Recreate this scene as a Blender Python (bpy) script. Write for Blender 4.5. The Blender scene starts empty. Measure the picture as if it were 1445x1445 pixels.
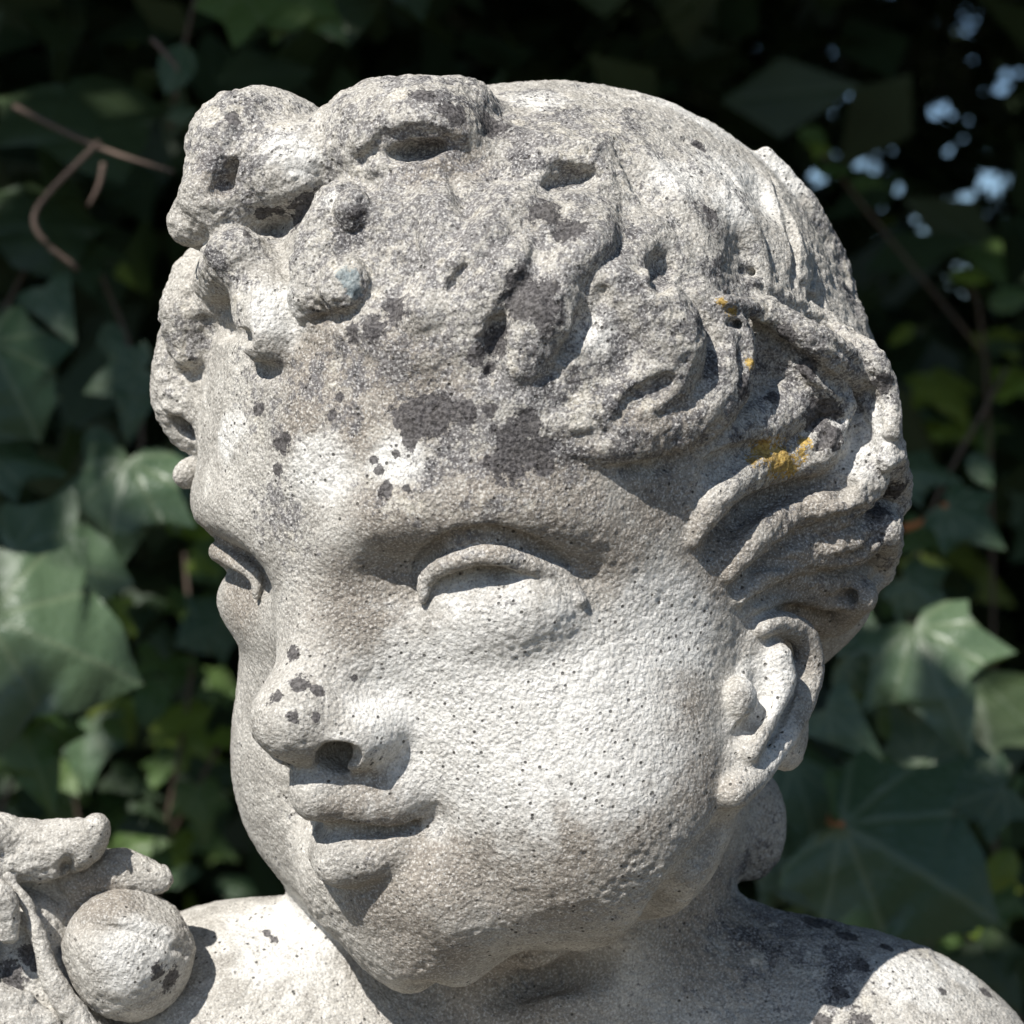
import bpy, math, time
import numpy as np
from mathutils import Vector, Matrix
T0=time.time()
sc=bpy.context.scene
U=0.00025                      # one sculpt unit (a photo pixel at the focus plane) in metres
# ---------------------------------------------------------------- camera
cam=bpy.data.cameras.new('camera'); camo=bpy.data.objects.new('camera',cam); sc.collection.objects.link(camo)
camo.location=(0,-1.0,0); camo.rotation_euler=(math.radians(90),0,0)
cam.sensor_width=36; cam.lens=36/(1445*U); cam.clip_start=.05; cam.clip_end=500
cam.dof.use_dof=True; cam.dof.focus_distance=0.925; cam.dof.aperture_fstop=15
sc.camera=camo
# ---------------------------------------------------------------- sky and sun
SUN=Vector((-.38,-.60,.70)).normalized()
w=bpy.data.worlds.new("World"); sc.world=w; w.use_nodes=True
nt=w.node_tree; nt.nodes.clear()
sky=nt.nodes.new('ShaderNodeTexSky'); sky.sky_type='NISHITA'; sky.sun_disc=False; sky.ozone_density=5; sky.dust_density=.4
sky.sun_elevation=math.asin(SUN.z); sky.sun_rotation=math.atan2(SUN.x,SUN.y)
bg=nt.nodes.new('ShaderNodeBackground'); bg.inputs[1].default_value=0.075
wo=nt.nodes.new('ShaderNodeOutputWorld'); nt.links.new(sky.outputs[0],bg.inputs[0]); nt.links.new(bg.outputs[0],wo.inputs[0])
sun=bpy.data.lights.new('sun','SUN'); sun.energy=5.0; sun.angle=math.radians(.5); sun.color=(1,.965,.91)
suno=bpy.data.objects.new('sun',sun); sc.collection.objects.link(suno); suno.rotation_euler=SUN.to_track_quat('Z','Y').to_euler()
sc.view_settings.view_transform='Standard'; sc.view_settings.look='None'; sc.view_settings.gamma=1
sc.view_settings.use_curve_mapping=False; sc.view_settings.exposure=0.55
C=sc.collection
def tag(o,label=None,cat=None,group=None,kind=None):
    for k,x in (('label',label),('category',cat),('group',group),('kind',kind)):
        if x: o[k]=x
    return o
def empty(name,loc=(0,0,0)):
    o=bpy.data.objects.new(name,None); o.location=loc; o.empty_display_size=.05; C.objects.link(o); return o
def link(name,me,mat=None,parent=None):
    o=bpy.data.objects.new(name,me); C.objects.link(o)
    if mat and not me.materials: me.materials.append(mat)
    if parent: o.parent=parent
    return o
# ---------------------------------------------------------------- node helper
class NT:
    def __init__(s,name):
        s.m=bpy.data.materials.new(name); s.m.use_nodes=True; s.t=s.m.node_tree; s.t.nodes.clear()
    def n(s,typ,ins=None,**kw):
        x=s.t.nodes.new('ShaderNode'+typ)
        for k,v in kw.items(): setattr(x,k,v)
        for k,v in (ins or {}).items(): s.set(x.inputs[k],v)
        return x
    def set(s,sock,v):
        if isinstance(v,bpy.types.NodeSocket): s.t.links.new(v,sock)
        elif hasattr(v,'outputs'): s.t.links.new(v.outputs[0],sock)
        else: sock.default_value=v
    def math(s,op,a,b=0.0,c=None,clamp=False):
        x=s.n('Math',{0:a,1:b},operation=op,use_clamp=clamp)
        if c is not None: s.set(x.inputs[2],c)
        return x.outputs[0]
    def ss(s,v,lo,hi):
        return s.n('MapRange',{0:v,1:lo,2:hi},interpolation_type='SMOOTHSTEP').outputs[0]
    def mix(s,f,a,b):
        x=s.n('Mix',data_type='RGBA'); s.set(x.inputs[0],f); s.set(x.inputs[6],a); s.set(x.inputs[7],b); return x.outputs[2]
    def noise(s,vec,scale,detail=4,rough=.55):
        return s.n('TexNoise',{'Vector':vec,'Scale':scale,'Detail':detail,'Roughness':rough}).outputs[0]
def rgb(r,g,b): return (r,g,b,1)
def stone_mat():
    t=NT('weathered_stone'); pos=t.n('TexCoord').outputs['Object']
    a1=t.n('Attribute',attribute_name='growth'); a2=t.n('Attribute',attribute_name='stain_shade')
    s1=t.n('SeparateColor',{0:a1.outputs['Color']}); s2=t.n('SeparateColor',{0:a2.outputs['Color']})
    dark,grey,white=s1.outputs; ochre,tan,verd=s2.outputs
    grey=t.math('MULTIPLY',grey,t.math('MULTIPLY_ADD',white,-.6,1.0))
    big=t.noise(pos,28,5,.6); mid=t.noise(pos,95,6,.65); fine=t.noise(pos,420,5,.7); vf=t.noise(pos,900,3,.6)
    col=t.mix(t.ss(mid,.35,.7),rgb(.36,.34,.305),rgb(.57,.545,.495))
    col=t.mix(t.math('MULTIPLY',t.ss(fine,.5,.68),.6),col,rgb(.27,.25,.225))
    # tan bands: old soiling, contrast on the lower face, shade painted under the eye
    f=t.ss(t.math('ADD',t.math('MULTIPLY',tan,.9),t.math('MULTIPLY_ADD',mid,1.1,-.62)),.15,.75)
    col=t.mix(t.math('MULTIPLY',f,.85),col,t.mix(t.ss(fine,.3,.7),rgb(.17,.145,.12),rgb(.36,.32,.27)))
    # washed white stone
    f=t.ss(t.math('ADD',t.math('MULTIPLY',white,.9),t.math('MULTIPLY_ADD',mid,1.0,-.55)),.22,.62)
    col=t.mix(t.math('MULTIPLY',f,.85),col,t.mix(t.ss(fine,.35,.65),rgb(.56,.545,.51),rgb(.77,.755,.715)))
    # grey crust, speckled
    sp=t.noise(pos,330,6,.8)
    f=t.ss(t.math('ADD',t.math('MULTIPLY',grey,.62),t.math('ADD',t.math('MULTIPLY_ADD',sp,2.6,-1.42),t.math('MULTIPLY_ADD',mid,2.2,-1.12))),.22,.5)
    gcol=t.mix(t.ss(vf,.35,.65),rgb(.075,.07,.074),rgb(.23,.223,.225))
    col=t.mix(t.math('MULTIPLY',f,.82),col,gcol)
    # wild crust: blotches of its own shape where the stone is weathered
    cr=t.noise(pos,48,9,.72); wild=t.ss(cr,.53,.60)
    col=t.mix(t.math('MULTIPLY',t.math('MULTIPLY',wild,t.ss(grey,.2,.7)),.9),col,t.mix(t.ss(vf,.38,.62),rgb(.05,.047,.05),rgb(.17,.165,.167)))
    pl=t.noise(t.n('VectorMath',{0:pos,1:(3.1,7.7,1.3)},operation='ADD'),62,9,.72)
    col=t.mix(t.math('MULTIPLY',t.math('MULTIPLY',t.ss(pl,.55,.62),t.ss(grey,.2,.7)),.7),col,t.mix(t.ss(fine,.35,.65),rgb(.44,.40,.325),rgb(.70,.665,.59)))
    tiny=t.noise(pos,1250,2,.6)
    col=t.mix(t.math('MULTIPLY',t.ss(tiny,.54,.66),t.math('MULTIPLY_ADD',grey,.35,.4)),col,rgb(.11,.10,.095))
    col=t.mix(t.math('MULTIPLY',t.ss(tiny,.46,.36),.5),col,rgb(.74,.72,.68))
    # dark lichen
    dn=t.math('ADD',t.math('MULTIPLY',t.noise(pos,130,7,.75),.6),t.math('MULTIPLY',t.noise(pos,400,5,.7),.4))
    f=t.ss(t.math('ADD',t.math('MULTIPLY',dark,1.35),t.math('MULTIPLY_ADD',dn,4.2,-2.4)),.38,.48)
    col=t.mix(t.math('MULTIPLY',f,.92),col,t.mix(t.ss(vf,.4,.6),rgb(.04,.037,.038),rgb(.12,.112,.112)))
    f=t.ss(t.math('ADD',ochre,t.math('MULTIPLY_ADD',t.noise(pos,650,4,.8),3.2,-1.7)),.35,.5); f=t.math('MULTIPLY',f,t.ss(ochre,.08,.25))
    col=t.mix(t.math('MULTIPLY',f,.9),col,t.mix(t.ss(vf,.35,.65),rgb(.26,.16,.035),rgb(.52,.35,.09)))
    f=t.ss(t.math('ADD',verd,t.math('MULTIPLY_ADD',fine,1.6,-.8)),.4,.6)
    col=t.mix(t.math('MULTIPLY',f,.6),col,rgb(.17,.24,.27))
    # little black pores
    vo=t.n('TexVoronoi',{'Vector':pos,'Scale':290.,'Randomness':1.},feature='F1')
    pore=t.math('MULTIPLY',t.ss(vo.outputs['Distance'],.19,.11),t.ss(t.math('ADD',mid,t.math('MULTIPLY',white,.1)),.45,.6))
    col=t.mix(t.math('MULTIPLY',pore,.85),col,rgb(.04,.037,.033))
    # relief: grains, pits
    v2=t.n('TexVoronoi',{'Vector':pos,'Scale':720.,'Randomness':1.},feature='SMOOTH_F1'); v2.inputs['Smoothness'].default_value=.6
    gr=t.noise(pos,680,5,.7)
    h=t.math('ADD',t.math('MULTIPLY',v2.outputs['Distance'],-.6),t.math('MULTIPLY',gr,1.1))
    h=t.math('MULTIPLY',h,t.math('MULTIPLY_ADD',t.ss(t.noise(pos,34,3,.6),.3,.7),.8,.55)); h=t.math('ADD',h,t.math('MULTIPLY',pore,-.6)); h=t.math('ADD',h,t.math('MULTIPLY',vf,.35))
    bp=t.n('Bump',{'Height':h,'Strength':1.0,'Distance':.001})
    b=t.n('BsdfPrincipled',{'Base Color':col,'Roughness':.95,'Normal':bp.outputs[0],'Specular IOR Level':.15})
    o=t.n('OutputMaterial',{0:b}); return t.m
STONE=stone_mat()
# ---------------------------------------------------------------- distance-field sculpting
f32=np.float32
CAMD=4000.0
class Vol:
    """signed distance volume in sculpt units (1 unit = 1 photo pixel at the focus plane)"""
    def __init__(s, lo, hi, h):
        s.lo=np.array(lo,float); s.h=h
        s.n=np.ceil((np.array(hi,float)-s.lo)/h).astype(int)+1
        s.d=np.full(s.n,500.0,f32); s.lab=np.zeros(s.n,np.int16); s.cur=0
        s.ax=[(s.lo[i]+h*np.arange(s.n[i])).astype(f32) for i in range(3)]
    def box(s, lo, hi):
        a=np.clip(np.floor((np.array(lo)-s.lo)/s.h).astype(int),0,s.n)
        b=np.clip(np.ceil((np.array(hi)-s.lo)/s.h).astype(int)+1,0,s.n)
        if (b<=a).any(): return None
        sl=tuple(slice(a[i],b[i]) for i in range(3))
        X=s.ax[0][sl[0]][:,None,None]; Y=s.ax[1][sl[1]][None,:,None]; Z=s.ax[2][sl[2]][None,None,:]
        return sl,X,Y,Z
    def blend(s, sl, p, k, mode):
        d=s.d[sl]
        if mode=='add':
            if s.cur>=0:
                L=s.lab[sl]; L[(p<d)]=s.cur
            if k>0:
                h=np.maximum(k-np.abs(d-p),0)/k
                s.d[sl]=np.minimum(d,p)-h*h*(k*0.25)
            else: s.d[sl]=np.minimum(d,p)
        elif mode=='cut':
            p=-p
            if k>0:
                h=np.maximum(k-np.abs(d-p),0)/k
                s.d[sl]=np.maximum(d,p)+h*h*(k*0.25)
            else: s.d[sl]=np.maximum(d,p)
        elif mode=='push':      # p here is an amount added to d
            s.d[sl]=d+p
    def ell(s, c, r, R=None, k=20, mode='add', far=None):
        c=np.array(c,float); r=np.array(r,float)
        R=np.eye(3) if R is None else np.array(R,float)   # rows = local axes
        ext=np.sqrt(((R*r[:,None])**2).sum(0))
        pad=k+(60 if far is None else far)
        bx=s.box(c-ext-pad,c+ext+pad)
        if bx is None: return
        sl,X,Y,Z=bx
        X=X-f32(c[0]);Y=Y-f32(c[1]);Z=Z-f32(c[2])
        k0=0;k1=0
        for i in range(3):
            q=(X*f32(R[i,0])+Y*f32(R[i,1])+Z*f32(R[i,2]))/f32(r[i])
            q2=q*q
            k0=k0+q2; k1=k1+q2/f32(r[i]**2)
        k0=np.sqrt(k0);k1=np.sqrt(k1)+f32(1e-9)
        p=k0*(k0-1)/k1
        p=np.maximum(p,-f32(min(r)))
        s.blend(sl,p,k,mode)
    def dent(s, c, r, amt, R=None):
        """gaussian push of the surface: amt>0 sinks, amt<0 swells"""
        c=np.array(c,float); r=np.array(r,float)*np.ones(3)
        R=np.eye(3) if R is None else np.array(R,float)
        ext=np.sqrt(((R*r[:,None])**2).sum(0))*2.2
        bx=s.box(c-ext,c+ext)
        if bx is None: return
        sl,X,Y,Z=bx
        X=X-f32(c[0]);Y=Y-f32(c[1]);Z=Z-f32(c[2]); q2=0
        for i in range(3):
            q=(X*f32(R[i,0])+Y*f32(R[i,1])+Z*f32(R[i,2]))/f32(r[i]); q2=q2+q*q
        w=np.exp(-q2*f32(1.2))-f32(math.exp(-1.2*4.84)); w=np.maximum(w,0)
        s.blend(sl,f32(amt)*w,0,'push')
    def tube(s, pts, rad, k=12, mode='add', sub=8, flat=None):
        P=np.array(pts,float); rad=np.array(rad,float)*np.ones(len(P))
        P,rad=spline(P,rad,sub)
        pad=rad.max()+k+25
        bx=s.box(P.min(0)-pad,P.max(0)+pad)
        if bx is None: return
        sl,X,Y,Z=bx
        best=None
        sh=np.broadcast_shapes(X.shape,Y.shape,Z.shape)
        best=np.full(sh,1e3,f32)
        for i in range(len(P)-1):
            a=P[i];b=P[i+1];ab=b-a;L=float(ab@ab)+1e-9
            m=max(rad[i],rad[i+1])+k+25
            sub_=s.box(np.minimum(a,b)-m,np.maximum(a,b)+m)
            if sub_ is None: continue
            sl2,x,y,z=sub_
            x=x-f32(a[0]);y=y-f32(a[1]);z=z-f32(a[2])
            t=np.clip((x*f32(ab[0])+y*f32(ab[1])+z*f32(ab[2]))/f32(L),0,1)
            dd=np.sqrt((x-t*f32(ab[0]))**2+(y-t*f32(ab[1]))**2+(z-t*f32(ab[2]))**2)-(f32(rad[i])+t*f32(rad[i+1]-rad[i]))
            rel=tuple(slice(sl2[j].start-sl[j].start,sl2[j].stop-sl[j].start) for j in range(3))
            best[rel]=np.minimum(best[rel],dd)
        s.blend(sl,best,k,mode)
    def sample(s, P):
        q=(np.asarray(P,float)-s.lo)/s.h
        q=np.clip(q,0,s.n-1.001); i=q.astype(int); t=q-i
        r=0
        for dx in (0,1):
            for dy in (0,1):
                for dz in (0,1):
                    w=(t[...,0] if dx else 1-t[...,0])*(t[...,1] if dy else 1-t[...,1])*(t[...,2] if dz else 1-t[...,2])
                    r=r+w*s.d[i[...,0]+dx,i[...,1]+dy,i[...,2]+dz]
        return r
    def grad(s,P,e=None):
        e=e or s.h
        g=np.stack([s.sample(P+np.eye(3)[i]*e)-s.sample(P-np.eye(3)[i]*e) for i in range(3)],-1)
        return g/(np.linalg.norm(g,axis=-1,keepdims=True)+1e-9)
    def hit(s, px, py, off=0.0, near=-900, far=900):
        """first surface point seen through photo pixel (px,py); off = pushed inwards along the inward normal"""
        Y=np.arange(near,far,2.0)
        P=np.stack([(px-722.5)*(CAMD+Y)/CAMD, Y, -(py-722.5)*(CAMD+Y)/CAMD],-1)
        v=s.sample(P); j=np.nonzero(v<0)[0]
        i=j[0] if len(j) else int(np.argmin(v))
        p=P[i]
        return p-s.grad(p,max(s.h,8.0))*off
    def hits(s, pts, off=0.0):
        return np.array([s.hit(a[0],a[1],(a[2] if len(a)>2 else 0)+off) for a in pts])
    def mesh(s):
        """surface nets: vertices, quads, vertex label"""
        d=s.d; neg=d<0
        c=neg[:-1,:-1,:-1].astype(np.int8)
        tot=np.zeros(c.shape,np.int8)
        for dx in (0,1):
            for dy in (0,1):
                for dz in (0,1):
                    tot+=neg[dx:d.shape[0]-1+dx,dy:d.shape[1]-1+dy,dz:d.shape[2]-1+dz]
        act=np.nonzero((tot>0)&(tot<8))
        I=np.stack(act,-1); n=len(I)
        idx=np.full(tot.shape,-1,np.int32); idx[act]=np.arange(n)
        acc=np.zeros((n,3));cnt=np.zeros(n)
        cor=np.array([[a,b,c] for a in (0,1) for b in (0,1) for c in (0,1)])
        val=[d[I[:,0]+c[0],I[:,1]+c[1],I[:,2]+c[2]].astype(float) for c in cor]
        for a in range(8):
            for b in range(a+1,8):
                if np.abs(cor[a]-cor[b]).sum()!=1: continue
                m=(val[a]<0)!=(val[b]<0)
                t=val[a]/(val[a]-val[b]+1e-20)
                t=np.where(m,t,0)
                acc+=np.where(m[:,None],cor[a]+t[:,None]*(cor[b]-cor[a]),0); cnt+=m
        V=(I+acc/cnt[:,None])*s.h+s.lo
        lab=s.lab[I[:,0],I[:,1],I[:,2]]
        Q=[]
        for ax in range(3):
            o=[slice(None)]*3; o2=[slice(None)]*3
            o[ax]=slice(0,-1); o2[ax]=slice(1,None)
            ch=neg[tuple(o)]!=neg[tuple(o2)]
            E=np.stack(np.nonzero(ch),-1)
            u,v=(ax+1)%3,(ax+2)%3
            ok=(E[:,u]>0)&(E[:,v]>0)&(E[:,u]<tot.shape[u])&(E[:,v]<tot.shape[v])
            E=E[ok]
            first=neg[E[:,0],E[:,1],E[:,2]]
            def cell(du,dv):
                C=E.copy();C[:,u]-=du;C[:,v]-=dv
                return idx[C[:,0],C[:,1],C[:,2]]
            q=np.stack([cell(1,1),cell(0,1),cell(0,0),cell(1,0)],-1)
            q[~first]=q[~first][:,::-1]
            Q.append(q)
        Q=np.concatenate(Q); Q=Q[(Q>=0).all(1)]
        return V,Q,lab
def spline(P,rad,sub):
    if len(P)<3 or sub<2:
        if len(P)==2: return P,rad
    Q=np.vstack([2*P[0]-P[1],P,2*P[-1]-P[-2]])
    out=[];ro=[]
    for i in range(len(P)-1):
        p0,p1,p2,p3=Q[i],Q[i+1],Q[i+2],Q[i+3]
        for t in np.arange(sub)/sub:
            out.append(.5*((2*p1)+(-p0+p2)*t+(2*p0-5*p1+4*p2-p3)*t*t+(-p0+3*p1-3*p2+p3)*t**3))
            ro.append(rad[i]*(1-t)+rad[i+1]*t)
    out.append(P[-1]);ro.append(rad[-1])
    return np.array(out),np.array(ro)
TH=math.radians(40); PH=math.radians(13)
HC=np.array([24.,0.,190.])
_f0=np.array([-math.sin(TH),-math.cos(TH),0]); _z=np.array([0,0,1.])
AL=np.array([math.cos(TH),-math.sin(TH),0])
AF=math.cos(PH)*_f0-math.sin(PH)*_z
AU=math.cos(PH)*_z+math.sin(PH)*_f0
RH=np.array([AL,AF,AU])
def H(l,f,u): return HC+l*AL+f*AF+u*AU
def P(px,py,Y): return np.array([(px-722.5)*(CAMD+Y)/CAMD,Y,-(py-722.5)*(CAMD+Y)/CAMD])
def rot(a,axis=2,R=None):
    c,s=math.cos(math.radians(a)),math.sin(math.radians(a))
    M=np.eye(3); i,j=[(1,2),(2,0),(0,1)][axis]
    M[i,i]=c;M[i,j]=s;M[j,i]=-s;M[j,j]=c
    return M@(RH if R is None else R)
def pix(p):
    p=np.asarray(p,float); return 722.5+p[...,0]*CAMD/(CAMD+p[...,1]),722.5-p[...,2]*CAMD/(CAMD+p[...,1])
def HP(l,px,py):
    """point with side offset l in the head frame that is seen at photo pixel (px,py)"""
    q=np.array([330.,-300.])
    for _ in range(30):
        def F(q): return np.array(pix(H(l,q[0],q[1])))-np.array([px,py])
        r=F(q); J=np.stack([(F(q+np.eye(2)[i])-r) for i in (0,1)],1)
        q=q-np.linalg.solve(J,r)
    return H(l,q[0],q[1])
def LFU(p): return RH@(np.asarray(p)-HC)
def mirror(p):
    a=(np.atleast_2d(p)-HC)@RH.T; a[:,0]*=-1
    return a@RH+HC
def base(v):
    # skull
    v.cur=1
    v.ell(H(0,-20,5),(415,500,405),RH,k=0,far=250)
    v.cur=0
    v.ell(H(0,190,-110),(372,318,330),RH,k=60)       # forehead
    v.ell(H(0,60,-240),(398,330,330),RH,k=80)      # temples
    v.ell(H(0,150,-390),(345,318,370),RH,k=90)      # face block
    for s in (-1,1):
        v.ell(H(s*185,235,-510),(205,205,220),RH,k=100)   # cheek
    v.ell(H(0,372,-682),(100,106,96),RH,k=60)   # chin
    # neck
    v.tube([H(0,-70,-430),P(805,1250,135),P(795,1500,175)],[262,226,240],k=20)
    # shoulders and chest
    v.ell(P(1180,1705,120),(365,300,405),k=90)
    v.ell(P(1040,1480,130),(200,150,200),k=80)
    v.ell(P(370,1670,130),(390,300,415),k=90)
    v.ell(P(690,1840,140),(600,330,400),k=110)
def face(v):
    v.cur=0
    # sockets
    c=v.hit(690,815)
    s1=v.hit(555,815)
    for q in (c,mirror(c)[0]): v.dent(q,(150,110,52),32,RH)
    for q in (s1,mirror(s1)[0]): v.dent(q,(75,90,55),26,RH)
    s2=v.hit(805,815)
    for q in (s2,mirror(s2)[0]): v.dent(q,(70,80,42),18,RH)
    # brow
    b=v.hits([(480,765),(560,728),(680,715),(790,738),(870,790)],22)
    for q in (b,mirror(b)): v.tube(q,[22,24,22,14,6],k=60)
    # eye: opening, blank eyeball, lids
    op=v.hit(702,832,-4)
    e=v.hit(704,843,55)
    lid=v.hits([(600,850),(606,812),(638,784),(690,773),(744,786),(790,814),(818,850)],-11)
    gr=v.hits([(588,836),(594,796),(630,764),(690,753),(752,768),(804,802)],2)
    ll=v.hits([(628,884),(680,904),(745,902),(800,872)],-4)
    for m in (0,1):
        f=(lambda q:mirror(q)) if m else (lambda q:np.atleast_2d(q))
        v.tube(f(gr),[6,9,10,10,9,6],k=12,mode='cut')
        v.ell(f(op)[0],(94,26,38),RH,k=12,mode='cut')
        v.ell(f(e)[0],(108,74,60),RH,k=40)
        v.tube(f(lid),[5,11,13,14,14,12,8],k=5)
    # muzzle: a narrow block carrying the lips
    v.ell(HP(0,500,1110),(80,62,80),RH,k=50)
    v.ell(HP(0,556,1236),(86,80,74),RH,k=60)
    q=HP(84,620,1228)
    for w in (q,mirror(q)[0]): v.ell(w,(58,56,60),RH,k=45)
    q=v.hit(668,1300)
    for w in (q,mirror(q)[0]): v.dent(w,(80,80,80),-36)
    q=HP(62,566,1108)
    for w in (q,mirror(q)[0]): v.ell(w,(50,50,40),RH,k=40)
    # nose
    v.tube([HP(0,486,800),HP(0,474,870),HP(0,456,940),HP(0,430,1005)],[48,50,52,52],k=90)
    v.ell(HP(0,418,1013),(52,54,41),RH,k=50)
    w=HP(66,516,1034)
    for q in (w,mirror(w)[0]): v.ell(q,(41,62,38),RH,k=36)
    n=HP(36,480,1062)
    for q in (n,mirror(n)[0]): v.ell(q,(23,42,27),RH,k=8,mode='cut')
    n=v.hit(476,1072,6)
    for q in (n,mirror(n)[0]): v.ell(q,(30,30,22),RH,k=8,mode='cut')
    # lips
    up=[HP(0,452,1118),HP(34,500,1127),HP(64,548,1133),HP(90,598,1147)]
    lo=[HP(0,484,1211),HP(34,522,1208),HP(60,556,1197),HP(86,594,1174)]
    mo=[HP(0,446,1172),HP(34,494,1173),HP(62,544,1169),HP(86,580,1163)]
    for m in (0,1):
        f=(lambda q:mirror(q)) if m else (lambda q:np.atleast_2d(q))
        v.tube(f(up),[36,33,27,12],k=18)
        v.tube(f(lo),[36,32,22,6],k=14)
        v.tube(f(mo),[15,15,12,8],k=5,mode='cut')
    c=v.hit(618,1162)
    for q in (c,mirror(c)[0]): v.dent(q,36,9)
    # crease between jaw and neck
    v.tube(v.hits([(600,1402),(700,1398),(840,1356),(950,1270),(1012,1180)],4),[10,22,25,22,10],k=44,mode='cut')
def hair(v):
    v.cur=1
    v.ell(P(955,600,150),(308,300,300),k=60)          # back of the hair
    v.ell(P(1000,780,120),(205,230,150),k=60)
    v.ell(HP(-300,345,440),(95,130,120),RH,k=40)      # far side
    v.ell(HP(-330,315,540),(75,120,95),RH,k=30)
    v.ell(P(1128,655,30),(126,245,225),k=50)
    v.tube([P(1190,780,40),P(1165,850,30),P(1135,905,40)],[66,62,44],k=40)
    # swell of the front hair
    for x,y,r,a in ((640,330,150,-26),(800,330,120,-20),(760,420,120,-20),(900,470,110,-20),(560,430,110,-14),(480,330,100,-20),(960,280,110,-8),(880,170,90,-6)):
        v.dent(v.hit(x,y),r,a)
    for x,y,r,a in ((590,290,34,-16),(655,285,40,14),(720,300,44,-16),(610,360,40,15),(680,360,44,-18),(560,400,36,15),(625,430,44,-18),(745,360,38,14),(830,330,46,-18),(890,370,40,14),
                    (850,250,40,-10),(1010,300,60,-12),(1080,280,40,14),(985,365,46,-14),(1050,360,40,12),(1120,360,46,-14),(545,480,44,-12),(700,560,60,-8),(610,560,50,6),(770,310,30,12),(540,350,30,12),(700,430,26,12),(590,470,26,10)):
        v.dent(v.hit(x,y),r,a)
    for x,y,r,a in ((600,255,26,-13),(700,245,30,14),(690,330,24,13),(640,310,22,-12),(780,270,26,12),(660,400,24,14),(590,330,24,12),(720,420,24,-14),(810,380,30,13),(850,345,24,-12),(545,440,24,12),(605,500,26,-10),(520,500,26,10),(650,500,24,11),(560,350,22,-11),(480,470,22,-9),(870,290,26,12),(930,330,26,-12),(760,520,26,9)):
        v.dent(v.hit(x,y),r,a)
    # bow loops
    v.cur=2
    L=lambda l,pts:[HP(l,*p) for p in pts]
    v.ell(HP(-150,352,200),(72,100,70),RH,k=30)
    v.tube(L(-140,[(470,225),(410,195),(345,190)]),[46,52,50],k=30)
    v.ell(HP(-150,335,270),(62,90,70),RH,k=24)
    v.ell(HP(-190,276,312),(34,40,38),RH,k=14)
    v.ell(v.hit(322,248,4),(15,60,26),rot(25,1),k=12,mode='cut')
    v.ell(HP(-70,412,238),(60,70,60),RH,k=30)
    v.cur=3
    v.ell(HP(50,560,195),(125,90,80),rot(6,1),k=36)
    v.ell(HP(70,625,165),(70,80,56),RH,k=30)
    v.tube(v.hits([(505,228),(550,200),(600,192),(640,210),(668,232)],2),[6,13,15,13,5],k=14,mode='cut')
    v.ell(v.hit(583,208,8),(40,50,15),RH,k=8,mode='cut')
    v.cur=4
    v.dent(v.hit(800,210),(90,80,40),-24,RH)
    v.ell(v.hit(806,252,2),(38,46,17),rot(-8,1),k=14,mode='cut'); v.tube(v.hits([(735,240),(770,236),(806,240)],0),[4,8,8],k=14,mode='cut')
    # knobs of the knot
    v.cur=5
    v.tube(v.hits([(478,290),(452,350),(446,412)],4),[34,36,40],k=18)
    v.ell(v.hit(499,304,-12),(25,25,28),k=6)
    v.ell(v.hit(488,404,-6),(36,36,36),k=8)
    v.tube(v.hits([(452,452),(490,448)],-2),[9,7],k=8,mode='cut')
    v.cur=6
    v.tube(v.hits([(368,380),(382,430),(387,474)],-8),[42,46,40],k=16)
    v.tube(v.hits([(362,520),(390,528),(415,515)],-4),[10,12,8],k=8,mode='cut')
    v.cur=7
    v.tube(v.hits([(335,365),(312,405),(310,425)],-4),[40,38,32],k=16)
    v.tube(v.hits([(288,450),(318,466),(345,478)],0),[8,12,11],k=8,mode='cut')
    v.cur=8
    v.tube([HP(-285,275,395),HP(-290,262,445),HP(-285,268,490)],[36,38,30],k=14)
    v.cur=9
    v.tube([HP(-330,250,480),HP(-330,246,525),HP(-320,262,560)],[28,28,20],k=12)
    v.cur=10
    v.tube([HP(-345,240,540),HP(-350,240,580),HP(-345,255,615),HP(-330,285,638)],[20,17,14,12],k=8)
    v.ell(HP(-340,268,668),(16,30,22),RH,k=8)
    v.cur=-1
    v.ell(HP(-320,268,598),(14,50,24),rot(-30,1),k=8,mode='cut')
    locks(v,11)
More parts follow.
